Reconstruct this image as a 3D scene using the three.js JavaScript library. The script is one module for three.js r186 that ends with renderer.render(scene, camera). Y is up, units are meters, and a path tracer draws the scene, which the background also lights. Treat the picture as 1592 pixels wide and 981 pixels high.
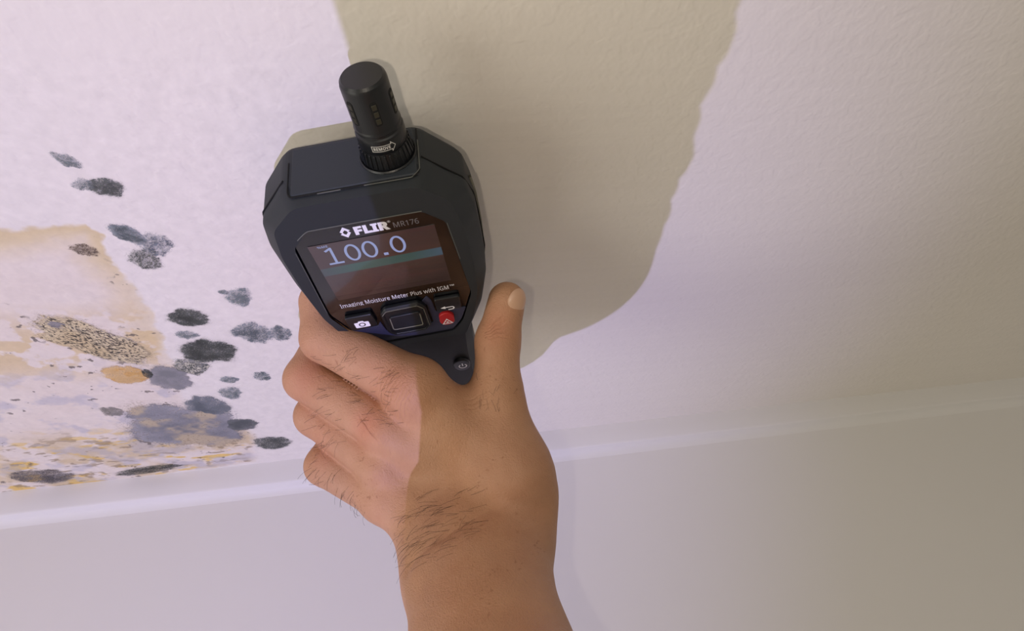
import * as THREE from 'three';
import { mergeGeometries, mergeVertices, toCreasedNormals } from 'three/addons/utils/BufferGeometryUtils.js';
import { RoundedBoxGeometry } from 'three/addons/geometries/RoundedBoxGeometry.js';
import { RectAreaLightUniformsLib } from 'three/addons/lights/RectAreaLightUniformsLib.js';

// ---------------------------------------------------------------- camera, light, exposure
const scene = new THREE.Scene();
const renderer = new THREE.WebGLRenderer({ antialias: true });
renderer.toneMapping = THREE.LinearToneMapping;
renderer.toneMappingExposure = 1.0;
renderer.shadowMap.enabled = true;
scene.background = new THREE.Color(0x000000);
RectAreaLightUniformsLib.init();

const camera = new THREE.PerspectiveCamera(52.72, 1592 / 981, 0.02, 20);
camera.position.set(0.00931, 2.19882, 0.49074);
camera.quaternion.set(0.285728, -0.062463, -0.061602, 0.954287).normalize();
scene.add(camera);

const MM = 0.001, TILT = THREE.MathUtils.degToRad(10.24), CEIL = 2.4;
// the frame of the hand-held meter: u across its face, v along it, w out of its face (millimetres); it is held face down under the ceiling
const FU = new THREE.Vector3(Math.cos(TILT), 0, Math.sin(TILT)), FV = new THREE.Vector3(-Math.sin(TILT), 0, Math.cos(TILT)), FW = new THREE.Vector3(0, -1, 0);
const FRAME_POS = new THREE.Vector3(0, CEIL - 0.045, 0.2937);
const FRAME_QUAT = new THREE.Quaternion().setFromRotationMatrix(new THREE.Matrix4().makeBasis(FU, FV, FW));
const D = (u, v, w) => FRAME_POS.clone().addScaledVector(FU, u * MM).addScaledVector(FV, v * MM).addScaledVector(FW, w * MM);

const LAMP_AT = D(4, 465, 1100);
const unseenWorkLight = new THREE.SpotLight(0xbcb6ff, 3.1, 0, 0.39, 1, 2);  // unseen lamp below the frame, placed to light the ceiling and hand
unseenWorkLight.position.copy(LAMP_AT);
unseenWorkLight.target.position.copy(D(-150, -155, -45));
unseenWorkLight.castShadow = true; unseenWorkLight.shadow.radius = 0.16;
scene.add(unseenWorkLight, unseenWorkLight.target);

const flash = new THREE.PointLight(0xfff0dc, 0.042, 0, 2);
flash.position.copy(D(25, 190, 160));
flash.castShadow = true; flash.shadow.radius = 0.12;
scene.add(flash);

const WARM = 0xfffdf6;
const unseenWindowLight = new THREE.RectAreaLight(WARM, 0.5, 2.6, 1.5);            // unseen window behind the camera, placed for soft room light
unseenWindowLight.position.set(0.2, 1.35, 2.98); unseenWindowLight.lookAt(0.2, 1.35, 0);
const unseenSideLight = new THREE.RectAreaLight(WARM, 3.05, 1.0, 1.3);              // unseen left window, placed so the light falls off to the right
unseenSideLight.position.set(-1.48, 1.35, 0.6); unseenSideLight.lookAt(0, 1.35, 0.6);
scene.add(unseenSideLight);
scene.add(unseenWindowLight);

// ---------------------------------------------------------------- helpers
const names = {};
function numbered(name) { names[name] = (names[name] ?? -1) + 1; return names[name] ? name + '_' + String(names[name]).padStart(3, '0') : name; }
function mulberry(a) { return () => { a |= 0; a = (a + 0x6d2b79f5) | 0; let t = Math.imul(a ^ (a >>> 15), 1 | a); t = (t + Math.imul(t ^ (t >>> 7), 61 | t)) ^ t; return ((t ^ (t >>> 14)) >>> 0) / 4294967296; }; }
const hash = (x, y, s) => { let h = Math.imul(x | 0, 374761393) + Math.imul(y | 0, 668265263) + Math.imul(s | 0, 2147483647 - 1013); h = Math.imul(h ^ (h >>> 13), 1274126177); return ((h ^ (h >>> 16)) >>> 0) / 4294967296; };
function noise(x, y, s = 0) { const ix = Math.floor(x), iy = Math.floor(y), fx = x - ix, fy = y - iy, u = fx * fx * (3 - 2 * fx), v = fy * fy * (3 - 2 * fy); return (hash(ix, iy, s) * (1 - u) + hash(ix + 1, iy, s) * u) * (1 - v) + (hash(ix, iy + 1, s) * (1 - u) + hash(ix + 1, iy + 1, s) * u) * v; }
function fbm(x, y, s = 0, o = 4) { let a = 0.5, r = 0, t = 0; for (let i = 0; i < o; i++) { r += a * noise(x, y, s + i * 17); t += a; a *= 0.5; x = x * 2.03 + 5.1; y = y * 2.03 + 1.7; } return r / t; }
const clamp01 = (x) => Math.min(1, Math.max(0, x)), smooth = (a, b, x) => { const t = clamp01((x - a) / (b - a)); return t * t * (3 - 2 * t); }, mix = (a, b, t) => a + (b - a) * t;
const mix3 = (a, b, t) => [mix(a[0], b[0], t), mix(a[1], b[1], t), mix(a[2], b[2], t)];
function texture(w, h, fn, color = true, wrap = THREE.RepeatWrapping) {     // fn(u, v) gives 0..255 values
  const data = new Uint8Array(w * h * 4);
  for (let j = 0; j < h; j++) for (let i = 0; i < w; i++) { const c = fn((i + 0.5) / w, (j + 0.5) / h); data.set([c[0], c[1], c[2], c[3] ?? 255], (j * w + i) * 4); }
  const t = new THREE.DataTexture(data, w, h); t.magFilter = THREE.LinearFilter; t.minFilter = THREE.LinearFilter; t.wrapS = t.wrapT = wrap;
  if (color) t.colorSpace = THREE.SRGBColorSpace; t.needsUpdate = true; return t;
}
function print(w, h, draw) {
  const c = document.createElement('canvas'); c.width = w; c.height = h; const g = c.getContext('2d'); draw(g, w, h);
  const t = new THREE.CanvasTexture(c); t.colorSpace = THREE.SRGBColorSpace; return t;
}
function mesh(name, geometry, material, parent) { const m = new THREE.Mesh(geometry, material); m.name = parent ? name : numbered(name); m.castShadow = m.receiveShadow = true; (parent ?? scene).add(m); return m; }
function thing(name, label, category, group) { const o = new THREE.Group(); o.name = numbered(name); o.userData = { label, category }; if (group) o.userData.group = group; scene.add(o); return o; }
function struct(name, geometry, material, parent) { const m = mesh(name, geometry, material, parent); if (!parent) m.userData.kind = 'structure'; return m; }
function box(x0, x1, y0, y1, z0, z1) { return new THREE.BoxGeometry(x1 - x0, y1 - y0, z1 - z0).translate((x0 + x1) / 2, (y0 + y1) / 2, (z0 + z1) / 2); }
function inFrame(o) { o.position.copy(FRAME_POS); o.quaternion.copy(FRAME_QUAT); return o; }
const std = (color, roughness = 0.8, more = {}) => new THREE.MeshPhysicalMaterial({ color, roughness, ...more });

// ---------------------------------------------------------------- the room
// ceiling: orange-peel paint, with the damp stain (its own colour) in the corner over the left of the wall
const STAIN = { x0: -0.44, x1: -0.02, z0: 0, z1: 0.36 };
const PAINT = [228, 221, 211];
const edge = [[-0.1338, 0.2757], [-0.1228, 0.2767], [-0.1195, 0.2705], [-0.1224, 0.2554], [-0.1184, 0.2305], [-0.1216, 0.2], [-0.1236, 0.1774], [-0.13, 0.14], [-0.1331, 0.0982], [-0.1082, 0.0709], [-0.1077, 0.05], [-0.1127, 0.0254], [-0.119, 0.004], [-0.4, -0.02], [-0.408, 0.07], [-0.39, 0.13], [-0.402, 0.2], [-0.385, 0.262], [-0.33, 0.279], [-0.25, 0.27], [-0.16, 0.274]];
function inside(poly, x, y) {                                              // signed distance to a polygon, positive inside
  let best = 1e9, s = false;
  for (let i = 0, j = poly.length - 1; i < poly.length; j = i++) {
    const [ax, ay] = poly[i], [bx, by] = poly[j], ex = bx - ax, ey = by - ay, t = clamp01(((x - ax) * ex + (y - ay) * ey) / (ex * ex + ey * ey)), dx = x - ax - ex * t, dy = y - ay - ey * t;
    best = Math.min(best, dx * dx + dy * dy);
    if (ay > y !== by > y && x < ((bx - ax) * (y - ay)) / (by - ay) + ax) s = !s;
  }
  return (s ? 1 : -1) * Math.sqrt(best);
}
const stainMap = texture(1680, 1440, (fu, fv) => {
  const x = mix(STAIN.x0, STAIN.x1, fu), z = mix(STAIN.z0, STAIN.z1, fv);
  const wx = (fbm(x * 90, z * 90, 1) - 0.5) * 0.016 + (fbm(x * 400, z * 400, 8) - 0.5) * 0.004, wz = (fbm(x * 90, z * 90, 2) - 0.5) * 0.016;
  const d = inside(edge, x + wx * 0.5, z + wz * 0.5), big = fbm(x * 40, z * 40, 3), fine = fbm(x * 300, z * 300, 4), mid = fbm(x * 110, z * 110, 5);
  let c = PAINT;
  const s = smooth(-0.002, 0.006, d);
  c = mix3(c, [221, 206, 190], s * (0.45 + 0.4 * big));                                    // damp, faintly pink plaster
  c = mix3(c, [206, 184, 138], smooth(-0.0015, 0.0012, d) * (1 - smooth(0.001, 0.009, d)) * smooth(0.225, 0.262, z) * 0.9);
  c = mix3(c, [216, 198, 160], smooth(-0.0015, 0.002, d) * (1 - smooth(0.004, 0.02, d)) * smooth(0.13, 0.2, z) * 0.55);   // brown tide line at the upper edge
  c = mix3(c, [205, 178, 122], s * smooth(0.49, 0.6, mid) * (1 - smooth(0.19, 0.23, z)) * smooth(0.14, 0.18, z) * 0.6);
  const low = s * (1 - smooth(0.06, 0.1, z));                                                // ochre band along the wall
  c = mix3(c, [203, 182, 142], low * smooth(0.36, 0.56, big + 0.25 * (mid - 0.5)) * 0.8);
  c = mix3(c, [222, 182, 84], low * smooth(0.6, 0.7, fbm(x * 60, z * 130, 11)) * 0.75);
  c = mix3(c, [136, 118, 92], low * smooth(0.62, 0.72, fbm(x * 120, z * 240, 21)) * 0.6);
  c = mix3(c, [176, 174, 184], s * smooth(0.5, 0.66, fbm(x * 70 + 9, z * 70, 31)) * (1 - smooth(0.14, 0.18, z)) * 0.5);   // greyish bloom
  c = mix3(c, [88, 80, 74], s * smooth(0.69, 0.73, fbm(x * 260, z * 260, 41)) * smooth(0.5, 0.62, fbm(x * 50, z * 50, 43)) * 0.7);   // specks
  const g = 1 + 0.06 * (fine - 0.5) * smooth(0, 0.03, Math.min(fu, 1 - fu)) * smooth(0, 0.03, Math.min(fv, 1 - fv)); return [c[0] * g, c[1] * g, c[2] * g];
}, true, THREE.ClampToEdgeWrapping);
stainMap.repeat.set(1 / (STAIN.x1 - STAIN.x0), 1 / (STAIN.z1 - STAIN.z0));
stainMap.offset.set(-STAIN.x0 / (STAIN.x1 - STAIN.x0), -STAIN.z0 / (STAIN.z1 - STAIN.z0));
const tileNoise = (x, y, p, s) => { const f = (a, b) => hash(((a % p) + p) % p, ((b % p) + p) % p, s), ix = Math.floor(x), iy = Math.floor(y), fx = x - ix, fy = y - iy, u = fx * fx * (3 - 2 * fx), v = fy * fy * (3 - 2 * fy); return (f(ix, iy) * (1 - u) + f(ix + 1, iy) * u) * (1 - v) + (f(ix, iy + 1) * (1 - u) + f(ix + 1, iy + 1) * u) * v; };
const peel = texture(1536, 1536, (u, v) => { const a = tileNoise(u * 110 + 0.6 * tileNoise(u * 60, v * 60, 60, 7), v * 110 + 0.6 * tileNoise(u * 60, v * 60, 60, 8), 110, 1), h = 255 * clamp01(0.45 * smooth(0.3, 0.85, a) + 0.3 * tileNoise(u * 237, v * 237, 237, 2) + 0.25 * tileNoise(u * 47, v * 47, 47, 3)); return [h, h, h]; }, false);
peel.repeat.set(1 / 0.31, 1 / 0.31); peel.rotation = 0.4;
function xzUV(g) { const p = g.attributes.position, uv = g.attributes.uv; for (let i = 0; i < p.count; i++) uv.setXY(i, p.getX(i), p.getZ(i)); return g; }
const ceilingMat = std(0xffffff, 0.62, { map: stainMap, bumpMap: peel, bumpScale: 0.00017 });
struct('ceiling', xzUV(box(-2.2, 2.2, CEIL, CEIL + 0.12, -0.2, 3.2)), ceilingMat);
const wallMat = std(new THREE.Color(0xdcd8d3), 0.5);
const roomMat = std(new THREE.Color(0xd6d4d0), 0.85);
struct('wall_back', box(-2.2, 2.2, 0, CEIL, -0.2, -0.0075), wallMat);
struct('wall_left', mergeGeometries([box(-1.65, -1.5, 0, CEIL, -0.2, 0.1), box(-1.65, -1.5, 0, CEIL, 1.1, 3.2), box(-1.65, -1.5, 0, 0.7, 0.1, 1.1), box(-1.65, -1.5, 2.0, CEIL, 0.1, 1.1)]), roomMat);
struct('wall_right', box(2.2, 2.3, 0, CEIL, -0.2, 3.2), roomMat);
struct('wall_front', mergeGeometries([box(-2.2, -1.2, 0, CEIL, 3.0, 3.2), box(1.6, 2.2, 0, CEIL, 3.0, 3.2), box(-1.2, 1.6, 0, 0.55, 3.0, 3.2), box(-1.2, 1.6, 2.15, CEIL, 3.0, 3.2)]), roomMat);
struct('floor', box(-2.3, 2.3, -0.1, 0, -0.2, 3.2), std(new THREE.Color(0xb4aca0), 0.6));
const side = new THREE.Group(); side.name = 'unseen_window_2'; side.userData.kind = 'structure'; scene.add(side);  // unseen left window, out of view; its blind glows to light the ceiling
mesh('unseen_window_blind', box(-1.56, -1.54, 0.7, 2.0, 0.1, 1.1), std(0xf2e6d2, 0.9, { emissive: WARM, emissiveIntensity: 0.6 }), side);
for (const [a, b] of [[0.1, 0.15], [0.575, 0.625], [1.05, 1.1]]) mesh('unseen_window_frame', box(-1.53, -1.495, 0.7, 2.0, a, b), wallMat, side);
const win = new THREE.Group(); win.name = 'unseen_window_1'; win.userData.kind = 'structure'; scene.add(win);  // unseen window behind the camera; its glowing blind lights the room
mesh('unseen_window_blind', box(-1.2, 1.6, 0.55, 2.15, 3.06, 3.08), std(0xf2e6d2, 0.9, { emissive: WARM, emissiveIntensity: 0.4 }), win);
for (const [a, b] of [[-1.2, -1.14], [0.17, 0.23], [1.54, 1.6]]) mesh('unseen_window_frame', box(a, b, 0.55, 2.15, 3.0, 3.05), wallMat, win);
// batten moulding in the corner between the ceiling and the wall: a flat face, rounded lip and a bright underside
{
  const s = new THREE.Shape(); s.moveTo(-0.02, 0); s.lineTo(0.0, 0); s.quadraticCurveTo(-0.0004, -0.003, -0.0002, -0.006); s.lineTo(0.0006, -0.0165); s.quadraticCurveTo(0.0005, -0.0183, -0.0012, -0.0188);
  s.quadraticCurveTo(-0.0045, -0.0196, -0.0062, -0.0214); s.quadraticCurveTo(-0.0072, -0.0225, -0.0076, -0.026); s.lineTo(-0.02, -0.026);
  const g = new THREE.ExtrudeGeometry(s, { depth: 4.4, bevelEnabled: false, curveSegments: 10 });
  g.applyMatrix4(new THREE.Matrix4().makeBasis(new THREE.Vector3(0, 0, 1), new THREE.Vector3(0, 1, 0), new THREE.Vector3(-1, 0, 0))); g.translate(2.2, CEIL, 0);
  struct('trim_1', toCreasedNormals(g, 0.6), wallMat);
}

// ---------------------------------------------------------------- the moisture meter
const roundPoly = (pts, r, n = 4) => {
  const out = [];
  pts.forEach((p, i) => {
    const a = pts[(i + pts.length - 1) % pts.length], b = pts[(i + 1) % pts.length], la = Math.hypot(a[0] - p[0], a[1] - p[1]), lb = Math.hypot(b[0] - p[0], b[1] - p[1]), ra = Math.min(r, la * 0.45), rb = Math.min(r, lb * 0.45);
    const A = [p[0] + ((a[0] - p[0]) * ra) / la, p[1] + ((a[1] - p[1]) * ra) / la], B = [p[0] + ((b[0] - p[0]) * rb) / lb, p[1] + ((b[1] - p[1]) * rb) / lb];
    for (let k = 0; k <= n; k++) { const t = k / n, q = 1 - t; out.push([q * q * A[0] + 2 * q * t * p[0] + t * t * B[0], q * q * A[1] + 2 * q * t * p[1] + t * t * B[1]]); }
  });
  return out;
};
const mirror = (half) => [...half.map(([x, y]) => [-x, y]), ...half.slice().reverse()];   // half: right side from top to bottom -> closed outline
const shapeOf = (pts) => new THREE.Shape(pts.map(([x, y]) => new THREE.Vector2(x, y)));
function loft(rings, capFront = true, hole = null) {                          // rings: [[points], w], from the back to the front, in mm
  const geos = [], n = rings[0][0].length, pos = [], idx = [];
  rings.forEach(([p, w]) => p.forEach(([x, y]) => pos.push(x, y, w)));
  for (let k = 0; k + 1 < rings.length; k++) for (let i = 0; i < n; i++) { const a = k * n + i, b = k * n + ((i + 1) % n), c = a + n, d = b + n; idx.push(a, c, b, b, c, d); }
  const side = new THREE.BufferGeometry(); side.setAttribute('position', new THREE.Float32BufferAttribute(pos, 3)); side.setIndex(idx);
  geos.push(side.toNonIndexed());
  const cap = (p, w, flip) => { const s = shapeOf(p); if (!flip && hole) s.holes.push(new THREE.Path(hole.map(([x, y]) => new THREE.Vector2(x, y)))); const g = new THREE.ShapeGeometry(s).translate(0, 0, w).toNonIndexed(); g.deleteAttribute('uv'); g.deleteAttribute('normal'); return g; };
  const back = cap(rings[0][0], rings[0][1], true); const bp = back.attributes.position; for (let i = 0; i < bp.count; i += 3) { const t = [bp.getX(i + 1), bp.getY(i + 1)]; bp.setXY(i + 1, bp.getX(i + 2), bp.getY(i + 2)); bp.setXY(i + 2, ...t); }
  geos.push(back);
  if (capFront) geos.push(cap(rings.at(-1)[0], rings.at(-1)[1], false));
  const g = mergeGeometries(geos.map((x) => { x.deleteAttribute('normal'); return x; }));
  return toCreasedNormals(g, 0.45).scale(MM, MM, MM);
}
const ext = (pts, w0, w1, bevel = 0.3) => toCreasedNormals(new THREE.ExtrudeGeometry(shapeOf(pts), { depth: Math.max(0.01, w1 - w0 - 2 * bevel), bevelThickness: bevel, bevelSize: bevel, bevelOffset: -bevel, bevelSegments: 3, curveSegments: 8 }).translate(0, 0, w0 + bevel).toNonIndexed(), 0.5).scale(MM, MM, MM);
const tube = (pts, r, seg = 24, closed = false) => new THREE.TubeGeometry(new THREE.CatmullRomCurve3(pts.map((p) => new THREE.Vector3(...p)), closed, 'catmullrom', 0.1), seg, r, 6, closed).scale(MM, MM, MM);
const plate = (x0, x1, y0, y1, w) => new THREE.PlaneGeometry((x1 - x0) * MM, (y1 - y0) * MM).translate(((x0 + x1) / 2) * MM, ((y0 + y1) / 2) * MM, w * MM);

const scuff = texture(256, 256, (u, v) => { const h = 120 + 110 * tileNoise(u * 60, v * 60, 60, 5) + 25 * tileNoise(u * 9, v * 9, 9, 6); return [h, h, h]; }, false);
const rubber = std(new THREE.Color(0x262a2e), 0.6, { specularIntensity: 0.7 });
const rubberTopLit = std(new THREE.Color(0x2d3238), 0.58, { specularIntensity: 0.7 });  // lighter copy of rubber: shading of the top face put into the colour
const plastic = std(new THREE.Color(0x14161a), 0.38);
const glossBlack = std(new THREE.Color(0x07070b), 0.12, { clearcoat: 0.6, clearcoatRoughness: 0.06 });
const navy = std(new THREE.Color(0x2d2f46), 0.5);
const groove = std(new THREE.Color(0x060607), 0.9), worn = std(new THREE.Color(0x5c5d59), 0.8);

const meter = inFrame(thing('moisture_meter', 'black handheld moisture meter with lit screen gripped by the bare hand', 'moisture meter'));
{
  const outer = mirror([[24, 39.5], [37.3, 25.5], [39.4, 14], [39.3, -12], [38, -27], [33.5, -47], [26.5, -64]]);
  const front = mirror([[21, 38.2], [31.2, 29], [33.8, 14], [34, -10], [33, -28], [28.6, -46], [23, -60]]);
  const rOuter = roundPoly(outer, 3), inset = (pts, k) => pts.map(([x, y]) => [x * (1 - k / 38), y > 0 ? y - k : y * (1 - k / 60)]);
  const well = mirror([[20.5, 26], [27.8, 18.5], [30.3, -28], [23.6, -47.5], [18.3, -55]]);
  const rFront = roundPoly(front, 3);
  mesh('body', loft([[inset(rOuter, 4), -30], [inset(rOuter, 1), -28.6], [rOuter, -26], [rOuter, -9], [inset(rOuter, 0.4), -7.5], [rFront.map(([x, y], i) => [mix(x, rOuter[i][0], 0.12), mix(y, rOuter[i][1], 0.2)]), -0.2], [rFront, 0.8]], true, roundPoly(well, 2)), rubber, meter);
  // grip handle: narrower, leaves the head towards the palm
  const hOut = roundPoly(mirror([[27, -54], [25, -74], [24.5, -104], [18, -116]]), 5), hIn = hOut.map(([x, y]) => [x * 0.86, y > -60 ? y : (y + 80) * 0.94 - 80]);
  const grip = loft([[hIn, -26], [hOut, -22], [hOut, -5], [hIn, -0.5]]); grip.applyMatrix4(new THREE.Matrix4().makeTranslation(0, -0.056, -0.002).multiply(new THREE.Matrix4().makeRotationX(-0.11)).multiply(new THREE.Matrix4().makeTranslation(0, 0.056, 0.002)));
  mesh('handle', grip, std(new THREE.Color(0x24262d), 0.55), meter);
  mesh('front_panel', ext(roundPoly(well, 2), -1.6, 0, 0.25), glossBlack, meter);
  mesh('keypad_panel', ext(roundPoly([[-18, -54.3], [18, -54.3], [23, -47.2], [26.4, -38.4], [13.2, -38.2], [12.8, -28.5], [11.6, -25.4], [8.6, -28.8], [10.6, -32], [10.6, -46], [-10.8, -46], [-11.6, -38], [-13.2, -41], [-25.4, -41.4], [-22.6, -48.2]], 0.8, 3), -0.3, 0.35, 0.12), navy, meter);
  // screen
  const screenMap = print(936, 702, (g, w, h) => {
    const lg = g.createLinearGradient(0, 0, w, h); lg.addColorStop(0, '#584246'); lg.addColorStop(0.45, '#473435'); lg.addColorStop(1, '#282225'); g.fillStyle = lg; g.fillRect(0, 0, w, h);
    const r = mulberry(4); for (let i = 0; i < 90; i++) { g.fillStyle = `rgba(${90 + r() * 30},${40 + r() * 25},${42 + r() * 20},0.06)`; g.fillRect(r() * w - 150, r() * h, 120 + r() * 420, 6 + r() * 22); }
    g.save(); g.translate(0, h * 0.452); g.rotate(-0.012); const tg = g.createLinearGradient(0, 0, w, 0); tg.addColorStop(0, '#4c5560'); tg.addColorStop(0.3, '#3f6560'); tg.addColorStop(0.75, '#2e5a5a'); tg.addColorStop(1, '#3a5f76'); g.fillStyle = tg; g.filter = 'none'; g.fillRect(-10, -42, w + 20, 92); g.fillStyle = 'rgba(70,70,80,0.35)'; g.fillRect(-10, 50, w + 20, 9); g.restore();
    g.fillStyle = 'rgba(16,12,16,0.55)'; g.fillRect(0, h * 0.915, w, 7); g.fillStyle = 'rgba(40,32,36,0.5)'; g.fillRect(0, h * 0.925, w, h * 0.08);
    g.fillStyle = '#a9b8f0'; g.font = 'bold 34px sans-serif'; g.fillText('%ME', 62, 40);
    // big reading with a slab-footed one
    g.strokeStyle = '#b4c2fb'; g.fillStyle = '#b4c2fb'; g.lineWidth = 20; g.lineCap = 'butt'; g.lineJoin = 'round';
    const X = (u) => (u + 23.4) * 20, Y = (v) => (17.55 - v) * 20;
    g.beginPath(); g.moveTo(X(-18.4), Y(13.3)); g.lineTo(X(-16.1), Y(14.7)); g.lineTo(X(-16.1), Y(6)); g.stroke();
    g.beginPath(); g.moveTo(X(-19), Y(5.9)); g.lineTo(X(-13.3), Y(5.9)); g.stroke();
    for (const [cx] of [[-8.9], [-2.4], [8.2]]) { g.beginPath(); g.ellipse(X(cx), Y(10.3), 2.35 * 20, 4.35 * 20, 0, 0, 7); g.stroke(); }
    g.fillRect(X(1.9), Y(6.9), 34, 30);
  });
  const screen = mesh('screen', new RoundedBoxGeometry(46.8 * MM, 35.1 * MM, 0.3 * MM, 2, 0.1 * MM).translate(0, 0, 0.02 * MM), glossBlack, meter);
  mesh('display', plate(-23.4, 23.4, -17.55, 17.55, 0.19), std(0x0a0a0c, 0.14, { emissive: 0xffffff, emissiveMap: screenMap, emissiveIntensity: 0.54, clearcoat: 0.7, clearcoatRoughness: 0.05 }), screen);
  // white print on the front panel
  const sx = 22;
  const face = print(1320, 1100, (g, w, h) => {
    g.clearRect(0, 0, w, h); const X = (u) => (u + 30) * sx, Y = (v) => (26 - v) * sx;
    g.fillStyle = '#e4e2ea'; g.textBaseline = 'alphabetic';
    g.save(); g.translate(X(-8.1), Y(21.5)); g.scale(1, 1.0);                         // the brand's split diamond
    const poly = (q) => { g.beginPath(); q.forEach(([x, y], k) => (k ? g.lineTo(x * sx, y * sx) : g.moveTo(x * sx, y * sx))); g.closePath(); g.fill(); };
    poly([[-0.25, -2.9], [1.95, -0.75], [1.0, -0.25], [0, -1.2], [-1.0, -0.05], [-1.9, -0.5]]); poly([[0.25, 2.9], [-1.95, 0.75], [-1.0, 0.25], [0, 1.2], [1.0, 0.05], [1.9, 0.5]]); poly([[-1.9, -0.5], [-1, -0.05], [-0.62, 0.42], [-1.1, 0.62]].map(([x, y]) => [x, y - 0.1])); poly([[1.9, 0.5], [1, 0.05], [0.62, -0.42], [1.1, -0.62]].map(([x, y]) => [x, y + 0.1])); g.restore();
    g.font = '900 ' + 4.6 * sx + 'px sans-serif'; g.lineWidth = 5; g.strokeStyle = '#e4e2ea'; g.lineJoin = 'miter';
    g.save(); g.translate(X(-5.2), Y(19.3)); g.scale((12.6 * sx) / g.measureText('FLIR').width, 1.22); g.fillText('FLIR', 0, 0); g.strokeText('FLIR', 0, 0); g.restore();
    g.font = 1.5 * sx + 'px sans-serif'; g.fillText('\u00ae', X(7.4), Y(22.6));
    g.fillStyle = '#77747c'; g.font = 3.5 * sx + 'px sans-serif'; g.save(); g.translate(X(8.9), Y(19.5)); g.scale((9.6 * sx) / g.measureText('MR176').width, 1.1); g.fillText('MR176', 0, 0); g.restore();
    g.fillStyle = '#dad7dd'; g.font = 3.4 * sx + 'px sans-serif'; const line = 'Imaging Moisture Meter Plus with IGM'; g.save(); g.translate(X(-24.2), Y(-23.6)); g.scale((46 * sx) / g.measureText(line).width, 1.12); g.fillText(line, 0, 0); g.restore();
    g.font = 'bold ' + 1.4 * sx + 'px sans-serif'; g.fillText('TM', X(22.1), Y(-21.7));
  });
  mesh('lettering', plate(-30, 30, -24, 26, 0.06), std(0xffffff, 0.6, { map: face, transparent: true }), meter);
  // keys
  const key = (name, pts, h, material, label) => { const m = mesh(name, ext(roundPoly(pts, 1.2, 4), 0, h, 0.6), material, meter); if (label) m.userData.label = label; return m; };
  const icon = (parent, u, v, s, w, draw) => mesh('icon', plate(u - s / 2, u + s / 2, v - s / 2, v + s / 2, w), std(0xffffff, 0.6, { map: print(128, 128, (g) => { g.clearRect(0, 0, 128, 128); g.fillStyle = g.strokeStyle = '#f2f0f6'; draw(g); }), transparent: true }), parent);
  const camKey = key('camera_button', [[-24.8, -28.9], [-12.9, -28.9], [-12.6, -38], [-24.2, -39.6]], 2, plastic);
  icon(camKey, -18.7, -34.8, 7, 2.06, (g) => { g.beginPath(); g.roundRect(6, 36, 116, 74, 10); g.fill(); g.beginPath(); g.moveTo(36, 38); g.lineTo(46, 20); g.lineTo(80, 20); g.lineTo(90, 38); g.fill(); g.fillStyle = '#14161a'; g.beginPath(); g.arc(64, 72, 27, 0, 7); g.fill(); g.fillStyle = '#f2f0f6'; g.beginPath(); g.arc(64, 72, 18, 0, 7); g.fill(); });
  const pad = key('arrow_pad', [[-7, -27], [7.4, -26.5], [10, -30], [9.8, -44.5], [7, -48.6], [-7.6, -48.6], [-10, -45], [-9.6, -30.4]], 2.2, plastic);
  mesh('pad_ring', tube([[-8.4, -30.5, 2.1], [-6.4, -28, 2.1], [6.6, -27.6, 2.1], [8.8, -30.4, 2.1], [8.6, -44], [6.4, -47, 2.1], [-6.8, -47, 2.1], [-8.8, -44, 2.1]].map((p) => [p[0], p[1], p[2] ?? 2.1]), 0.55, 80, true), plastic, pad);
  mesh('center_button', ext(roundPoly([[-6.1, -32.6], [6.9, -32.2], [6.4, -42.4], [-6.6, -42.4]], 1.2), 2, 3, 0.4), std(new THREE.Color(0x1b1d24), 0.42), pad);
  mesh('worn_edge', tube([[-6.2, -33.4, 2.95], [-6.6, -41.6, 2.95], [-5.6, -42.3, 2.95], [5.6, -42.3, 2.95], [6.4, -41.6, 2.95], [6.8, -33.2, 2.95]], 0.26, 50), std(0x77746a, 0.7), pad);
  mesh('worn_edge', mergeGeometries([tube([[-8.8, -31, 2.62], [-6.5, -28.3, 2.64], [6.6, -27.9, 2.64], [8.9, -30.6, 2.62]], 0.14, 40), tube([[9, -31, 2.6], [8.9, -44, 2.6]], 0.1)]), std(0x77746a, 0.7), pad);
  const backKey = key('back_button', [[14.2, -27.2], [25.2, -27.4], [24.8, -36.6], [13.9, -36.8]], 2, plastic);
  icon(backKey, 19, -34.6, 6.6, 2.06, (g) => { g.lineWidth = 11; g.beginPath(); g.moveTo(34, 48); g.lineTo(94, 48); g.arc(94, 66, 18, -1.57, 1.57); g.lineTo(62, 84); g.stroke(); g.beginPath(); g.moveTo(2, 48); g.lineTo(42, 28); g.lineTo(42, 68); g.fill(); });
  const redKey = key('laser_button', [[13.9, -40], [16, -38.4], [18.6, -38.6], [20.4, -41.5], [20, -46.4], [18.6, -48], [15, -48], [13.4, -45.6]], 1.9, std(new THREE.Color(0xb01e22), 0.45), 'round red button with a white warning triangle');
  icon(redKey, 16.8, -44.8, 5, 1.96, (g) => { g.lineWidth = 11; g.lineJoin = 'miter'; g.beginPath(); g.moveTo(64, 18); g.lineTo(118, 108); g.lineTo(10, 108); g.closePath(); g.stroke(); g.beginPath(); g.arc(64, 80, 10, 0, 7); g.fill(); for (let k = 0; k < 8; k++) { g.lineWidth = 4; g.beginPath(); g.moveTo(64, 80); g.lineTo(64 + 18 * Math.cos(k * 0.785), 80 + 18 * Math.sin(k * 0.785)); g.stroke(); } });
  const power = mesh('power_button', ext(Array.from({ length: 28 }, (_, k) => [17 + 4.1 * Math.cos((k * Math.PI) / 14), -83.5 + 5.4 * Math.sin((k * Math.PI) / 14)]), 1, 4, 0.7), std(new THREE.Color(0x101116), 0.35), meter);
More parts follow.
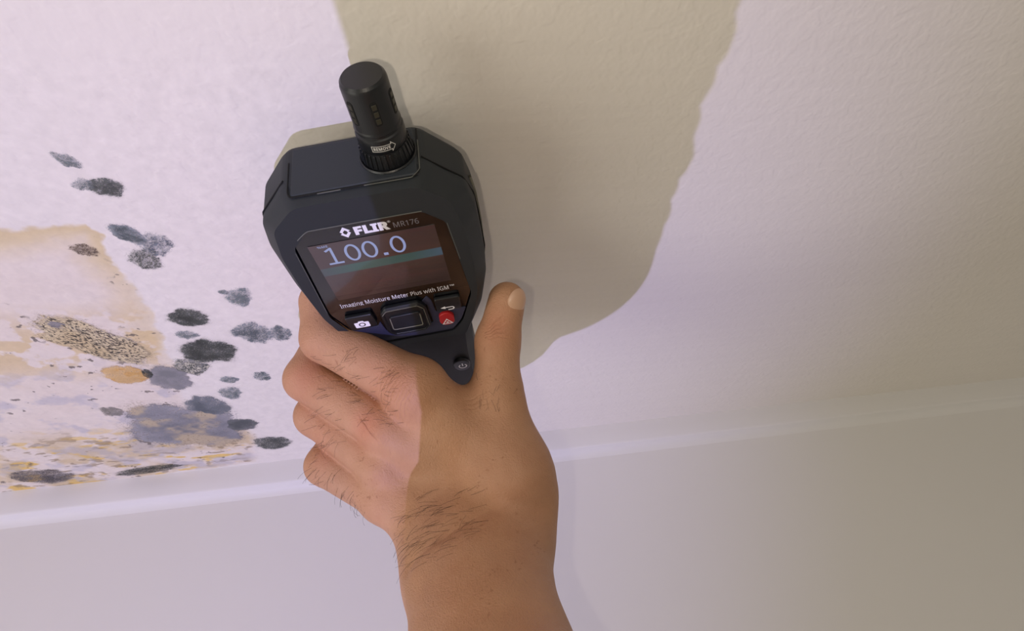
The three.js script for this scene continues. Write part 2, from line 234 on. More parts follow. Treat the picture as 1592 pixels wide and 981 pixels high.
  icon(power, 17.3, -83.8, 6.2, 4.06, (g) => { g.lineWidth = 12; g.beginPath(); g.arc(64, 68, 38, -0.95, 4.1); g.stroke(); g.beginPath(); g.moveTo(64, 14); g.lineTo(64, 66); g.stroke(); });
  // top face plate, its seam and the sensor socket
  const topPlate = mesh('top_plate', new RoundedBoxGeometry(44 * MM, 1.6 * MM, 23 * MM, 3, 0.7 * MM).translate(0.6 * MM, 38.8 * MM, -15.4 * MM), rubberTopLit, meter);
  mesh('seam', tube([[-22.3, 39.45, -20], [-22.3, 39.35, -6], [-20.6, 39.2, -3.4], [20.4, 39.2, -3.2], [23.2, 39.4, -6], [23.4, 39.5, -26]], 0.32, 90), groove, meter);
  mesh('worn_edge', mergeGeometries([tube([[-12, 39.3, -3], [-4, 39.3, -3]], 0.2), tube([[4, 39.35, -3], [20.2, 39.3, -2.9], [23.3, 39.6, -6], [23.6, 39.8, -20]], 0.2, 40), tube([[-25, 22.6, 0.85], [-19.8, 26.3, 0.86], [14, 26.3, 0.86], [20.6, 26.2, 0.86]], 0.22, 60), tube([[28.1, 18, 0.8], [29.4, -4, 0.8]], 0.16), tube([[-28.2, 16, 0.8], [-30.2, -24, 0.8]], 0.12)]), worn, meter);
  for (const s of [-1, 1]) {                                                             // parting seam round the side of the shell
    mesh('seam', tube([[s * 24.2, 39.3, -12], [s * 31, 32.6, -11.5], [s * 36.6, 26.4, -12], [s * 39.2, 16, -14], [s * 39.6, 2, -17], [s * 39.3, -20, -17], [s * 36.4, -36, -16]], 0.3, 60), groove, meter);
    mesh('seam_sheen', tube([[s * 38.9, 19, -19], [s * 39.6, 8, -21], [s * 39.5, -8, -21], [s * 38.5, -24, -20]], 0.7, 30), std(new THREE.Color(0x6d6a5c), 0.6), meter);  // pale strip: reflection along the seam put in as a grey tube
  }
  // probe: knurled collar, print band, slotted cylinder and rounded cap, lying along the meter
  const lathe = (pts, seg = 64) => new THREE.LatheGeometry(pts.map(([r, y]) => new THREE.Vector2(r * MM, y * MM)), seg);
  const toProbe = (g) => g.translate(13 * MM, 0, -16 * MM);
  const probe = mesh('sensor_probe', toProbe(toCreasedNormals(lathe([[0, 46], [7.9, 46], [8.3, 47], [8.3, 51.4], [8.1, 52], [7.55, 52.4], [7.5, 53], [8.0, 53.6], [8.0, 54.2], [7.7, 54.8], [7.6, 69.6], [7.3, 70.8], [6.6, 71.6], [0, 71.9]]).toNonIndexed(), 0.5)), plastic, meter);
  mesh('socket', toProbe(toCreasedNormals(lathe([[9.2, 38], [10.1, 39.8], [9.7, 40.4], [9.0, 39.9], [8.6, 38.5]]).toNonIndexed(), 0.6)), plastic, meter);
  mesh('collar', toProbe(toCreasedNormals(lathe([[8.9, 38.5], [9.0, 41], [8.3, 46.4], [0, 46.5]]).toNonIndexed(), 0.5)), plastic, meter);
  for (let k = 0; k < 30; k++) mesh('knurl', toProbe(new RoundedBoxGeometry(0.7 * MM, 5.4 * MM, 0.7 * MM, 1, 0.25 * MM).rotateX(-0.1).translate(0, 43.4 * MM, 8.75 * MM).rotateY((k / 30) * Math.PI * 2)), plastic, meter);
  const dark = std(0x020203, 0.8), metal = std(new THREE.Color(0x45443a), 0.4, { metalness: 0.6 });
  for (let k = 0; k < 6; k++) {
    const a = 0.22 + (k * Math.PI) / 3, slotPts = roundPoly([[-1.25, 66.8], [1.25, 66.8], [1.25, 57.6], [-1.25, 57.6]], 1.2, 5);
    const vent = mesh('vent_slot', toProbe(ext(slotPts, 7.1, 7.74, 0.05).rotateY(a)), dark, probe);
    mesh('grate', toProbe(mergeGeometries([0, 1, 2].map((i) => new RoundedBoxGeometry(1.5 * MM, 1.9 * MM, 0.3 * MM, 1, 0.1 * MM).translate(0.1 * MM, (64.8 - i * 2.7) * MM, 7.72 * MM).rotateY(a)))), metal, vent);
  }
  const label = new THREE.CylinderGeometry(8.36 * MM, 8.36 * MM, 4.2 * MM, 24, 1, true, -0.42, 1.02);
  mesh('lettering', toProbe(label.translate(0, 49.2 * MM, 0)), std(0xffffff, 0.6, { map: print(384, 176, (g, w, h) => { g.clearRect(0, 0, w, h); g.strokeStyle = g.fillStyle = '#d9d8d4'; g.lineWidth = 9; g.beginPath(); g.moveTo(8, 42); g.lineTo(310, 42); g.lineTo(310, 12); g.lineTo(374, 88); g.lineTo(310, 164); g.lineTo(310, 134); g.lineTo(8, 134); g.closePath(); g.stroke(); g.font = 'bold 72px sans-serif'; g.save(); g.translate(26, 113); g.scale(270 / g.measureText('REMOVE').width, 1); g.fillText('REMOVE', 0, 0); g.restore(); }), transparent: true }), probe);
}

// ---------------------------------------------------------------- the hand and arm: one continuous skin
const J = {
  i0: [-1.4, -59.7, 24.5], i1: [-39.3, -47.4, -2.5], i2: [-39.5, -42, -19], i3: [-12, -54, -36],
  m0: [-18.6, -69.1, 37.3], m1: [-53.6, -64.1, 6.8], m2: [-44, -67, -20], m3: [-20, -70, -35],
  r0: [-24.8, -80.1, 48.9], r1: [-54.4, -78.9, 18.9], r2: [-45, -82, -6], r3: [-32, -84, -18],
  p0: [-26.3, -90.2, 61], p1: [-53.8, -90, 40], p2: [-45, -92, 20], p3: [-28, -94, 9],
  wl: [2.2, -96.1, 79.7], wr: [25.6, -97.6, 82.4], fl: [3.0, -86.7, 98.5], fr: [19.9, -88.3, 101.2], cl: [-6.5, -100.9, 61.3], ci: [15.9, -93.4, 57],
  t0: [32.6, -85.3, 61.3], t1: [32.1, -70.9, 29.4], t2: [37.1, -56.9, 9.4], t3: [44.4, -45.1, -3.5], thw: [36.4, -94.2, 69.6], ul: [-15, -98, 66],
};
function cap(p, a, b, ra, rb) {
  const bx = b[0] - a[0], by = b[1] - a[1], bz = b[2] - a[2], px = p[0] - a[0], py = p[1] - a[1], pz = p[2] - a[2], t = clamp01((px * bx + py * by + pz * bz) / (bx * bx + by * by + bz * bz)), x = px - bx * t, y = py - by * t, z = pz - bz * t;
  return Math.sqrt(x * x + y * y + z * z) - (ra + (rb - ra) * t);
}
const smin = (a, b, k) => { const h = Math.max(k - Math.abs(a - b), 0) / k; return Math.min(a, b) - h * h * k * 0.25; };
const ball = (p, c, r) => Math.hypot(p[0] - c[0], p[1] - c[1], p[2] - c[2]) - r;
function skin(p) {
  let palm = cap(p, J.i0, J.ci, 12.8, 15);
  palm = smin(palm, cap(p, J.m0, J.ci, 11.5, 15), 5);
  palm = smin(palm, cap(p, J.r0, J.cl, 10.5, 15), 5);
  palm = smin(palm, cap(p, J.p0, J.cl, 9.5, 14), 5);
  palm = smin(palm, cap(p, J.p0, J.wl, 9.5, 17), 8);
  palm = smin(palm, cap(p, J.ci, J.wr, 16, 19), 12);
  palm = smin(palm, cap(p, J.cl, J.wl, 15, 19), 12);
  palm = smin(palm, cap(p, [4, -82, 34], [6, -104, 58], 19, 20), 10);
  // forearm
  let arm = cap(p, J.wl, J.fl, 18.5, 19.5); arm = smin(arm, cap(p, J.wr, J.fr, 19, 19.5), 14);
  arm = smin(arm, cap(p, J.fl, [14, -40, 160], 19.5, 24), 14); arm = smin(arm, cap(p, J.fr, [28, -40, 162], 19.5, 25), 14);
  arm = smin(arm, cap(p, [14, -40, 160], [40, 56, 250], 24, 36), 16); arm = smin(arm, cap(p, [28, -40, 162], [56, 58, 250], 25, 36), 16);
  palm = smin(palm, arm, 14);
  // thumb with its root
  let th = cap(p, J.t0, J.t1, 17, 11.5); th = smin(th, cap(p, J.thw, J.t0, 15, 17), 10); th = smin(th, cap(p, J.t1, J.t2, 11, 9.8), 6); th = smin(th, cap(p, J.t2, J.t3, 9.6, 8.4), 4);
  const web = cap(p, J.i0, J.t0, 9, 13);
  palm = smin(palm, web, 8); palm = smin(palm, th, 8);
  // fingers
  const fi = smin(smin(cap(p, J.i0, J.i1, 12.6, 10.8), cap(p, J.i1, J.i2, 10.4, 9.4), 3), cap(p, J.i2, J.i3, 8.4, 7.2), 3);
  const fm = smin(smin(cap(p, J.m0, J.m1, 10.4, 10.2), cap(p, J.m1, J.m2, 10, 8.6), 3), cap(p, J.m2, J.m3, 8.4, 7.2), 3);
  const fr = smin(smin(cap(p, J.r0, J.r1, 9.7, 9.7), cap(p, J.r1, J.r2, 9.6, 8.2), 3), cap(p, J.r2, J.r3, 8, 7), 3);
  const fp = smin(smin(cap(p, J.p0, J.p1, 9.8, 9.2), cap(p, J.p1, J.p2, 8.8, 7.6), 3), cap(p, J.p2, J.p3, 7.4, 6.4), 3);
  const f = smin(smin(fi, fm, 2), smin(fr, fp, 1.8), 1.8);
  let d = smin(palm, f, 2.6);
  d = smin(d, ball(p, [-3, -56, 26], 12.6), 6);
  // crease where the wrist bends back
  const fd = Math.min(cap(p, [-14, -70, 97], [6, -66, 87], 0, 0), cap(p, [6, -66, 87], [23, -71, 78], 0, 0));
  return d + 1.5 * Math.exp(-(fd * fd) / 14);
}
const elbow = [48, 56, 250], shoulder = [66, 400, 345];
const body = (p) => smin(skin(p), cap(p, elbow, shoulder, 38, 48), 20);

function surfaceNet(f, lo, hi, cell) {
  const n = [0, 1, 2].map((k) => Math.ceil((hi[k] - lo[k]) / cell) + 1), [nx, ny, nz] = n, val = new Float32Array(nx * ny * nz), at = (i, j, k) => (k * ny + j) * nx + i;
  for (let k = 0; k < nz; k++) for (let j = 0; j < ny; j++) for (let i = 0; i < nx;) { const d = f([lo[0] + i * cell, lo[1] + j * cell, lo[2] + k * cell]); val[at(i, j, k)] = d; const skip = Math.max(1, Math.floor(Math.abs(d) / cell / 1.2) - 1); for (let q = 1; q < skip && i + q < nx; q++) val[at(i + q, j, k)] = d; i += skip; }
  const id = new Int32Array(nx * ny * nz).fill(-1), pos = [], idx = [], corner = [];
  for (let c = 0; c < 8; c++) corner.push([c & 1, (c >> 1) & 1, c >> 2]);
  const edges = []; for (let a = 0; a < 8; a++) for (const b of [1, 2, 4]) if (!(a & b)) edges.push([a, a | b]);
  for (let k = 0; k < nz - 1; k++) for (let j = 0; j < ny - 1; j++) for (let i = 0; i < nx - 1; i++) {
    const v = corner.map(([a, b, c]) => val[at(i + a, j + b, k + c)]); let m = 0; for (let c = 0; c < 8; c++) if (v[c] < 0) m |= 1 << c; if (m === 0 || m === 255) continue;
    let x = 0, y = 0, z = 0, q = 0;
    for (const [a, b] of edges) if (v[a] < 0 !== v[b] < 0) { const t = v[a] / (v[a] - v[b]); x += mix(corner[a][0], corner[b][0], t); y += mix(corner[a][1], corner[b][1], t); z += mix(corner[a][2], corner[b][2], t); q++; }
    id[at(i, j, k)] = pos.length / 3; pos.push(lo[0] + (i + x / q) * cell, lo[1] + (j + y / q) * cell, lo[2] + (k + z / q) * cell);
  }
  for (let k = 1; k < nz - 1; k++) for (let j = 1; j < ny - 1; j++) for (let i = 1; i < nx - 1; i++) {
    const v0 = val[at(i, j, k)] < 0;
    const quad = (v1, a, b, c, d) => { if (v0 === v1) return; const q = [a, b, c, d]; if (q.some((t) => t < 0)) return; if (v0) idx.push(a, b, c, a, c, d); else idx.push(a, c, b, a, d, c); };
    quad(val[at(i + 1, j, k)] < 0, id[at(i, j - 1, k - 1)], id[at(i, j, k - 1)], id[at(i, j, k)], id[at(i, j - 1, k)]);
    quad(val[at(i, j + 1, k)] < 0, id[at(i - 1, j, k - 1)], id[at(i - 1, j, k)], id[at(i, j, k)], id[at(i, j, k - 1)]);
    quad(val[at(i, j, k + 1)] < 0, id[at(i - 1, j - 1, k)], id[at(i, j - 1, k)], id[at(i, j, k)], id[at(i - 1, j, k)]);
  }
  const nor = new Float32Array(pos.length), e = 0.5;
  for (let i = 0; i < pos.length; i += 3) {
    const p = [pos[i], pos[i + 1], pos[i + 2]], g = [0, 0, 0];
    for (let it = 0; it < 2; it++) {
      const d = f(p); for (let a = 0; a < 3; a++) { const q = p.slice(); q[a] += e; const r = p.slice(); r[a] -= e; g[a] = (f(q) - f(r)) / (2 * e); }
      const l = Math.hypot(...g) || 1; for (let a = 0; a < 3; a++) { g[a] /= l; p[a] -= g[a] * Math.max(-0.3, Math.min(0.3, d * 0.9)); }
    }
    pos[i] = p[0]; pos[i + 1] = p[1]; pos[i + 2] = p[2]; nor.set(g, i);
  }
  const geo = new THREE.BufferGeometry(); geo.setAttribute('position', new THREE.Float32BufferAttribute(pos, 3)); geo.setAttribute('normal', new THREE.BufferAttribute(nor, 3));
  const uv = new Float32Array((pos.length / 3) * 2); for (let i = 0; i < pos.length / 3; i++) { uv[i * 2] = pos[i * 3]; uv[i * 2 + 1] = pos[i * 3 + 2]; }
  geo.setAttribute('uv', new THREE.BufferAttribute(uv, 2)); geo.setIndex(idx); return geo;
}
// skin colour and relief over the back of the hand, in millimetres (u, w)
const SK = { u0: -80, u1: 80, w0: -50, w1: 150 };
const skinMap = texture(640, 800, (fu, fv) => {
  const u = mix(SK.u0, SK.u1, fu), w = mix(SK.w0, SK.w1, fv);
  let c = [180, 136, 104];
  c = mix3(c, [168, 116, 88], 0.5 * fbm(u * 0.06, w * 0.06, 3)); c = mix3(c, [198, 156, 126], 0.35 * fbm(u * 0.25, w * 0.25, 9));
  for (const [x, y, r, k] of [[-25, 38, 7, 0.4], [-10, 27, 10, 0.22], [38, 9, 8, 0.3], [-52, 12, 9, 0.2], [-52, 36, 8, 0.2]]) c = mix3(c, [190, 112, 88], k * Math.exp(-((u - x) ** 2 + (w - y) ** 2) / (r * r)));
  c = mix3(c, [150, 118, 104], 0.14 * smooth(0.45, 0.95, 1 - Math.abs(fbm(u * 0.035 + 7, w * 0.02, 51) - 0.5) * 3) * smooth(30, 60, w));
  c = mix3(c, [120, 74, 52], 0.35 * smooth(0.7, 0.78, fbm(u * 0.9, w * 0.9, 71)) * smooth(0.5, 0.7, fbm(u * 0.1, w * 0.1, 73)));
  return c;
});
const skinBump = texture(1280, 1600, (fu, fv) => {
  const u = mix(SK.u0, SK.u1, fu), w = mix(SK.w0, SK.w1, fv);
  const cells = 1 - Math.abs(fbm(u * 1.1, w * 1.1, 5, 2) - 0.5) * 4, fine = fbm(u * 3, w * 3, 6, 2);
  let h = 0.55 + 0.2 * cells * 0.5 + 0.18 * fine;
  const fold = (x, y, len, wid, ang, amp) => { const ca = Math.cos(ang), sa = Math.sin(ang), a = (u - x) * ca + (w - y) * sa, b = -(u - x) * sa + (w - y) * ca + 0.5 * (fbm(a * 0.3, x, 8) - 0.5) * 3; if (Math.abs(a) < len) h -= amp * Math.exp(-(b * b) / (wid * wid)) * (1 - (a / len) ** 2); };
  for (let i = 0; i < 10; i++) fold(-15 + i * 1.2, 23 + i * 1.5, 6 + (i % 3) * 2, 0.35, -0.75, 0.24);      // wrinkles over the index knuckle
  for (let i = 0; i < 5; i++) fold(-26 + i * 0.9, 36 + i * 1.6, 5, 0.4, 1.0, 0.3);                         // and over the middle one
  for (let i = 0; i < 5; i++) fold(38, 7.5 + i * 1.5, 7 - Math.abs(i - 2), 0.38, 0.1 * (i - 2), 0.42);       // thumb joint
  for (let i = 0; i < 3; i++) fold(25, 33 + i * 2.2, 8, 0.45, -0.2, 0.3);                                  // web of the thumb
  for (let i = 0; i < 4; i++) fold(6 + i * 3, 84 + i * 2.2, 16, 0.6, -0.45, 0.25);                         // wrist
  const v = 255 * clamp01(h); return [v, v, v];
}, false);
for (const t of [skinMap, skinBump]) { t.repeat.set(1 / (SK.u1 - SK.u0), 1 / (SK.w1 - SK.w0)); t.offset.set(-SK.u0 / (SK.u1 - SK.u0), -SK.w0 / (SK.w1 - SK.w0)); }
const skinMat = std(0xffffff, 0.52, { map: skinMap, bumpMap: skinBump, bumpScale: 0.0007, specularIntensity: 0.45, sheen: 0.15, sheenRoughness: 0.6, sheenColor: new THREE.Color(0xe0a080) });
const person = inFrame(thing('person', 'bare hand and raised forearm with dark hairs gripping the black meter', 'person'));
{
  const hand = surfaceNet(body, [-72, -132, -48], [84, 48, 176], 1.2), arm = surfaceNet(body, [-40, -130, 150], [140, 470, 420], 6);
  // keep the finer surface up to w = 170 and the coarse one beyond it
  const cut = (g, keep) => { const p = g.attributes.position, id = g.index.array, out = []; for (let i = 0; i < id.length; i += 3) if (keep((p.getZ(id[i]) + p.getZ(id[i + 1]) + p.getZ(id[i + 2])) / 3)) out.push(id[i], id[i + 1], id[i + 2]); g.setIndex(out); return g; };
  const g = mergeGeometries([cut(hand, (w) => w < 168), cut(arm, (w) => w > 164)]); g.scale(MM, MM, MM);
  mesh('body', g, skinMat, person);
  // thumb nail
  const nail = new THREE.SphereGeometry(1, 32, 16, 0, Math.PI * 2, 0, 1.25); const nb = new THREE.Group();
  const along = new THREE.Vector3(...J.t3).sub(new THREE.Vector3(...J.t2)).normalize(), SIDE = 0.85, toEye = new THREE.Vector3(26, 235, 150).normalize();
  const nrm = toEye.clone().addScaledVector(along, -toEye.dot(along)).normalize(), side = new THREE.Vector3();
  nrm.addScaledVector(new THREE.Vector3().crossVectors(along, nrm), SIDE).normalize(); side.crossVectors(nrm, along).normalize();
  nail.applyMatrix4(new THREE.Matrix4().makeBasis(side.clone().multiplyScalar(5.9), nrm.clone().multiplyScalar(3.9), along.clone().multiplyScalar(6.9)));
  const c = new THREE.Vector3(...J.t3).addScaledVector(along, 0.6).addScaledVector(nrm, 4.9); nail.translate(c.x, c.y, c.z).scale(MM, MM, MM);
  mesh('fingernail', nail, std(new THREE.Color(0xcda488), 0.32, { clearcoat: 0.2 }), person).userData.label = 'pale thumb nail';
  // dark arm hairs: thin curved tubes rooted in the skin
  const rnd = mulberry(11), hairs = [];
  const grad = (p) => { const e = 0.4, g = [0, 1, 2].map((a) => { const q = p.slice(), r = p.slice(); q[a] += e; r[a] -= e; return (skin(q) - skin(r)) / (2 * e); }), l = Math.hypot(...g) || 1; return g.map((x) => x / l); };
  const field = (count, u0, u1, w0, w1, dir, len, lift) => {
    for (let i = 0; i < count; i++) {
      const p = [mix(u0, u1, rnd()), -20, mix(w0, w1, rnd())]; let hit = false;
      for (let s = 0; s < 90; s++) { const d = skin(p); if (d < 0.05) { hit = true; break; } p[1] -= d * 0.9; if (p[1] < -135) break; }
      if (!hit) continue;
      const n = grad(p), d0 = new THREE.Vector3(dir[0] + (rnd() - 0.5) * 0.9, dir[1], dir[2] + (rnd() - 0.5) * 0.9), nv = new THREE.Vector3(...n); d0.addScaledVector(nv, -d0.dot(nv)).normalize();
      const L = len * (0.5 + rnd() * 0.8), pts = []; const bend = (rnd() - 0.5) * 0.5, sd = new THREE.Vector3().crossVectors(nv, d0);
      for (let k = 0; k <= 4; k++) { const t = k / 4; pts.push(new THREE.Vector3(...p).addScaledVector(d0, L * t).addScaledVector(nv, lift * Math.sin(t * 2.2) * L * 0.35 - 0.1).addScaledVector(sd, bend * L * t * t)); }
      hairs.push(new THREE.TubeGeometry(new THREE.CatmullRomCurve3(pts), 6, 0.04 + rnd() * 0.025, 3, false));
    }
  };
  field(62, -16, 10, 72, 98, [-0.9, 0, 0.35], 7.5, 0.5); field(26, -5, 22, 66, 92, [-0.8, 0, 0.5], 8, 0.4); field(50, -30, -5, 20, 40, [-0.8, 0, 0.1], 5, 0.35);
  field(26, -42, -22, 8, 22, [-0.9, 0, 0.3], 5.5, 0.4); field(26, -54, -34, 22, 40, [-0.9, 0, 0.4], 6, 0.6); field(20, -58, -40, 34, 50, [-0.7, 0, 0.6], 6.5, 0.8); field(22, -54, -32, 54, 68, [-0.4, 0, 0.9], 6, 0.9);
  field(14, 24, 40, 26, 42, [0.1, 0, -0.9], 4.5, 0.4);
  const hg = mergeGeometries(hairs); hg.scale(MM, MM, MM);
  const hair = mesh('arm_hair', hg, std(new THREE.Color(0x3a2a20), 0.6), person); hair.userData.kind = 'stuff';
  // sleeve over elbow and upper arm (unseen below the frame; its wrinkled outline is fitted to throw the big shadow on the ceiling)
  const sl = (p) => {
    const along = p[1] * 0.9 + p[0] * 0.25, wrinkle = (1.3 * Math.sin(along * 0.15 + 1.1 * Math.sin(p[2] * 0.05)) + 1.3 * Math.sin(along * 0.42 + p[2] * 0.06)) * smooth(60, 90, p[1]);
    let d = cap(p, [49, 56, 250], [66, 410, 345], 46, 55); d = smin(d, cap(p, [47, 52, 246], [42, 28, 226], 40, 35), 14);
    return d - wrinkle * 0.9 * smooth(40, 80, p[0]);
  };
  const cuff = (p) => -((p[1] - 18) * 0.74 + (p[2] - 222) * 0.67);
  const slg = surfaceNet((p) => Math.max(sl(p), cuff(p)), [-30, -30, 150], [150, 490, 430], 4); slg.scale(MM, MM, MM);
  mesh('sleeve', slg, std(new THREE.Color(0x343a46), 0.9), person).userData.label = 'unseen dark grey wrinkled sleeve';
}

// ---------------------------------------------------------------- mould on the ceiling
function mouldSpot(label, x, z, a, b, turn, o = {}) {
  const seed = Math.round((x * 7919 + z * 104729) * 1000) & 0xffff, dark = o.dark ?? [72, 76, 74], pale = o.pale ?? [142, 148, 150], cover = o.cover ?? 0.6, n = o.n ?? 192;
  const fr = Math.max(24, Math.min(90, a * 5200));
  const field = (fu, fv) => {
    const px = (fu - 0.5) * 2.5, py = (fv - 0.5) * 2.5, r = Math.hypot(px, py), th = Math.atan2(py, px);
    const rim = 1 + 0.2 * (noise(3 + Math.cos(th) * 1.3, 3 + Math.sin(th) * 1.3, seed) - 0.5) * 2 + 0.1 * (noise(9 + Math.cos(th) * 4, 9 + Math.sin(th) * 4, seed + 3) - 0.5) * 2;
    return [r / rim, fbm(fu * 6, fv * 6, seed + 5), 0.6 * noise(fu * fr, fv * fr, seed + 9) + 0.4 * noise(fu * fr * 2.1, fv * fr * 2.1, seed + 10)];
  };
  const map = texture(n, n, (fu, fv) => {
    const [r, m, f] = field(fu, fv);
    const reach = r + 0.3 * (m - 0.5) + 0.22 * (f - 0.5), core = smooth(1.0, o.soft ?? 0.84, reach), thin = smooth(cover + 0.14, cover - 0.14, f + 0.5 * (m - 0.5) + 0.1 * r);
    let alpha = core * mix(thin, 1, o.solid ?? 0.35), halo = 0.4 * smooth(1.22, 0.85, r) * smooth(0.5, 0.7, f);
    if (o.web) alpha *= 1 - 0.75 * smooth(0.12, 0.04, Math.abs(fbm(fu * 14, fv * 14, seed + 21, 2) - 0.5));
    alpha = Math.max(alpha, halo) * (o.alpha ?? 0.92);
    let c = mix3(dark, pale, clamp01(0.1 + 1.5 * (m - 0.36) + 0.45 * smooth(0.5, 1, r) + 0.5 * (f - 0.5)));
    if (o.tint) c = mix3(c, o.tint, smooth(0.45, 0.62, fbm(fu * 5 + 3, fv * 5, seed + 31)) * 0.85);
    if (o.specks) c = mix3(c, o.specks, smooth(0.54, 0.64, 0.65 * noise(fu * fr * 0.9, fv * fr * 0.9, seed + 41) + 0.35 * fbm(fu * 9, fv * 9, seed + 43)) * 0.88);
    return [...c, 255 * alpha];
  }, true, THREE.ClampToEdgeWrapping);
  const R = 1.25, g = new THREE.PlaneGeometry(2 * R, 2 * R, 28, 28), p = g.attributes.position;
  for (let i = 0; i < p.count; i++) { const [r, m, f] = field(p.getX(i) / 2.5 + 0.5, p.getY(i) / 2.5 + 0.5); p.setZ(i, 0.00006 + 0.0005 * (o.high ?? 1) * smooth(1.05, 0.5, r) * (0.35 + m * 0.6 + f * 0.5)); }
  g.scale(a, b, 1); g.rotateZ(turn); g.rotateX(Math.PI / 2); g.computeVertexNormals();
  const m = mesh('mould_patch', g, std(0xffffff, 0.95, { map, transparent: true, side: THREE.DoubleSide }));
  m.position.set(x, CEIL, z); m.userData = { label, category: 'mould', group: 'mould patches on the ceiling' }; return m;
}
const OLIVE = { dark: [74, 77, 72], pale: [124, 128, 122], cover: 0.66 }, TEAL = { dark: [108, 117, 116], pale: [164, 170, 172], cover: 0.56 }, BLACK = { dark: [54, 57, 51], pale: [104, 108, 101], cover: 0.74 };
const deg = (d) => THREE.MathUtils.degToRad(d);
mouldSpot('faint grey streak of mould highest on the white ceiling, near the picture edge', -0.1129, 0.312, 0.0052, 0.003, deg(-50), { ...TEAL, cover: 0.5 });
mouldSpot('dark olive mould oval high on the ceiling with pale flecks beside it', -0.1052, 0.2974, 0.006, 0.0052, deg(-20), OLIVE);
mouldSpot('pale broken flecks of mould just left of the high olive oval', -0.1122, 0.2996, 0.0042, 0.0032, 0, { ...TEAL, cover: 0.42 });
mouldSpot('long grey-green mould streak above the web-veined round spot', -0.1078, 0.2693, 0.0078, 0.0052, deg(-42), { ...TEAL, dark: [84, 92, 92], cover: 0.68 });
mouldSpot('round mould spot laced with white veins, right of the long streak', -0.0993, 0.2619, 0.0068, 0.0072, 0, { ...TEAL, dark: [96, 102, 110], web: true });
mouldSpot('dark mould oval directly below the white-veined spot', -0.1073, 0.2524, 0.0064, 0.0066, 0, { ...OLIVE, web: true });
mouldSpot('solitary grey mould spot left of the meter, with a tiny tail', -0.0757, 0.2184, 0.0068, 0.0078, 0, TEAL);
mouldSpot('tiny grey fleck of mould at upper left of the solitary spot', -0.0816, 0.2236, 0.0026, 0.0024, 0, { ...TEAL, n: 64 });
mouldSpot('small jet-dark mould oval above the largest round dark spot', -0.1038, 0.2038, 0.0106, 0.0082, deg(-10), BLACK);
mouldSpot('thin grey-teal mould oval between the two darkest spots', -0.1101, 0.1878, 0.006, 0.0046, deg(-15), TEAL);
mouldSpot('largest round dark mould spot, shading to black in its middle', -0.1061, 0.1694, 0.0148, 0.014, 0, BLACK);
mouldSpot('wide grey mould spot closest to the index finger, left of its round twin', -0.0771, 0.1857, 0.0104, 0.0108, 0, { ...TEAL, dark: [88, 96, 98] });
mouldSpot('round grey mould spot joined to the right end of the wide one', -0.0636, 0.1822, 0.0068, 0.0076, 0, { ...TEAL, dark: [92, 100, 102] });
mouldSpot('cream-speckled ragged mould below left of the largest dark spot', -0.118, 0.155, 0.0088, 0.0095, 0, { ...OLIVE, specks: [214, 208, 186], cover: 0.66 });
mouldSpot('flat little teal mould streak below the largest dark spot', -0.1026, 0.1357, 0.005, 0.0042, 0, { ...TEAL, n: 80 });
mouldSpot('small teal mould oval left of the middle finger', -0.0842, 0.136, 0.0052, 0.0062, 0, { ...TEAL, dark: [82, 94, 94], n: 96 });
mouldSpot('pale teal mould spot below the flat little streak', -0.107, 0.1177, 0.0068, 0.0084, 0, { ...TEAL, cover: 0.56 });
mouldSpot('dark mould oval lowest on the ceiling, left of the ring finger', -0.1003, 0.0354, 0.0128, 0.0112, 0, OLIVE);
mouldSpot('brown speckled mould tuft inside the tea-coloured stain tip', -0.1285, 0.2614, 0.0056, 0.0042, deg(-20), { dark: [88, 76, 66], pale: [150, 132, 112], cover: 0.5 });
mouldSpot('broad yellowish mould crust peppered with black specks', -0.1525, 0.1865, 0.031, 0.0145, deg(-50), { dark: [204, 184, 142], pale: [220, 206, 170], specks: [70, 64, 56], cover: 0.8, n: 448, high: 1.4 });
mouldSpot('smooth grey mould patch above the yellowish speckled crust', -0.1625, 0.205, 0.0085, 0.0042, deg(-40), { dark: [124, 120, 118], pale: [160, 156, 156], cover: 0.82 });
mouldSpot('orange-tan mould scab with a black right end', -0.155, 0.152, 0.0115, 0.0095, deg(-15), { dark: [202, 166, 110], pale: [222, 190, 140], tint: [208, 164, 96], cover: 0.86 });
mouldSpot('small black mould tuft at the right end of the orange scab', -0.1432, 0.1515, 0.0032, 0.0056, 0, { ...BLACK, cover: 0.62, n: 96 });
mouldSpot('smooth grey mould area right of the orange-tan scab', -0.1335, 0.1424, 0.0135, 0.0155, 0, { dark: [126, 126, 126], pale: [158, 155, 155], cover: 0.9, n: 192 });
mouldSpot('broadest grey mould area, mottled with tan, along the wall', -0.1455, 0.0765, 0.039, 0.036, deg(-20), { dark: [120, 121, 125], pale: [164, 162, 164], tint: [194, 176, 144], cover: 0.84, n: 384, high: 1.2 });
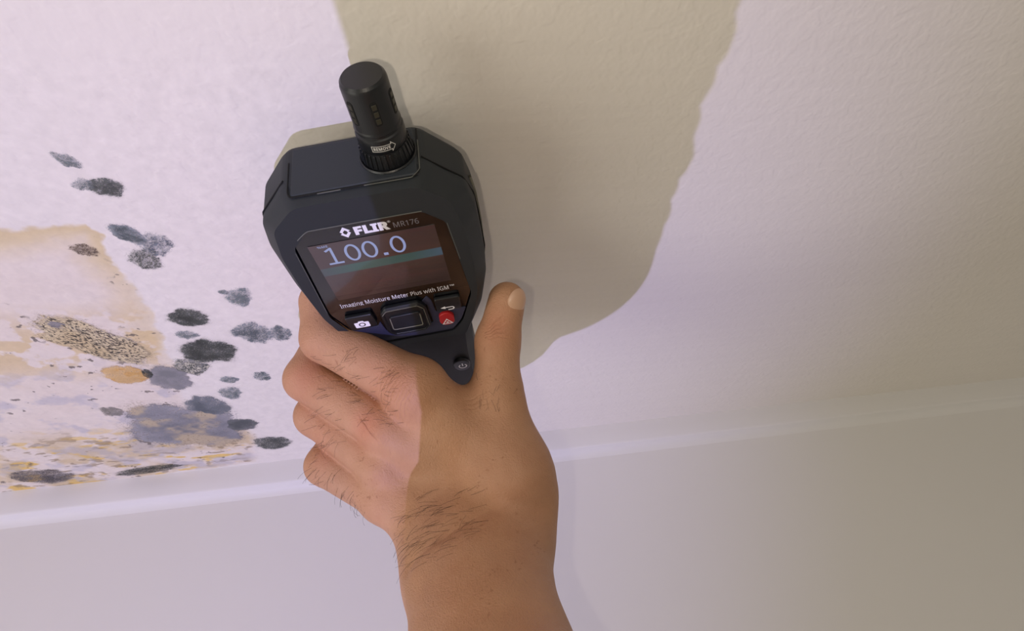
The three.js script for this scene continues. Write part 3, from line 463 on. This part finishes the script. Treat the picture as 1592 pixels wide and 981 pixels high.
mouldSpot('soft dark grey lobe at the upper right of the broadest grey area', -0.124, 0.104, 0.013, 0.014, 0, { dark: [92, 98, 102], pale: [136, 140, 144], cover: 0.76, n: 192 });
mouldSpot('dark greenish lobe at the right tip of the broadest grey area', -0.1135, 0.073, 0.012, 0.009, deg(-15), { dark: [84, 88, 88], pale: [124, 126, 126], cover: 0.8, n: 160 });
mouldSpot('faint small mould smudge in the pale plaster left of the broadest area', -0.1788, 0.109, 0.0062, 0.0072, 0, { dark: [126, 122, 112], pale: [166, 160, 150], cover: 0.6, n: 96 });
mouldSpot('black mould streak lying along the corner trim', -0.192, 0.0115, 0.0215, 0.0065, deg(6), { ...BLACK, cover: 0.58, n: 192 });
mouldSpot('grey-brown mould blotch at the lower left end of the trim', -0.258, 0.02, 0.02, 0.0135, deg(-10), { dark: [80, 76, 76], pale: [140, 132, 124], cover: 0.58, n: 192 });

// ---------------------------------------------------------------- the unseen work light on its stand (below the frame), placed to light the ceiling
{
  const t = thing('unseen_work_lamp', 'unseen small cool white work lamp on a slim black stand, pointing up', 'lamp'); t.position.set(LAMP_AT.x, 0, LAMP_AT.z);
  const black = std(0x1a1a1c, 0.5), h = LAMP_AT.y;
  mesh('base', new THREE.LatheGeometry([[0, 0], [0.15, 0], [0.152, 0.012], [0.14, 0.022], [0.03, 0.03], [0, 0.03]].map((p) => new THREE.Vector2(...p)), 48), black, t);
  mesh('pole', new THREE.CylinderGeometry(0.011, 0.011, h - 0.1, 24).translate(0, (h - 0.1) / 2 + 0.02, 0), black, t);
  mesh('lamp_head', new THREE.LatheGeometry([[0, -0.085], [0.02, -0.084], [0.034, -0.06], [0.04, -0.012], [0.038, -0.01], [0.03, -0.03], [0, -0.034]].map((p) => new THREE.Vector2(...p)), 40).translate(0, h, 0), black, t);
  mesh('bulb', new THREE.SphereGeometry(0.006, 16, 12).translate(0, h - 0.014, 0), std(0xffffff, 0.5, { emissive: 0xbcbaff, emissiveIntensity: 6 }), t);
}

renderer.render(scene, camera);
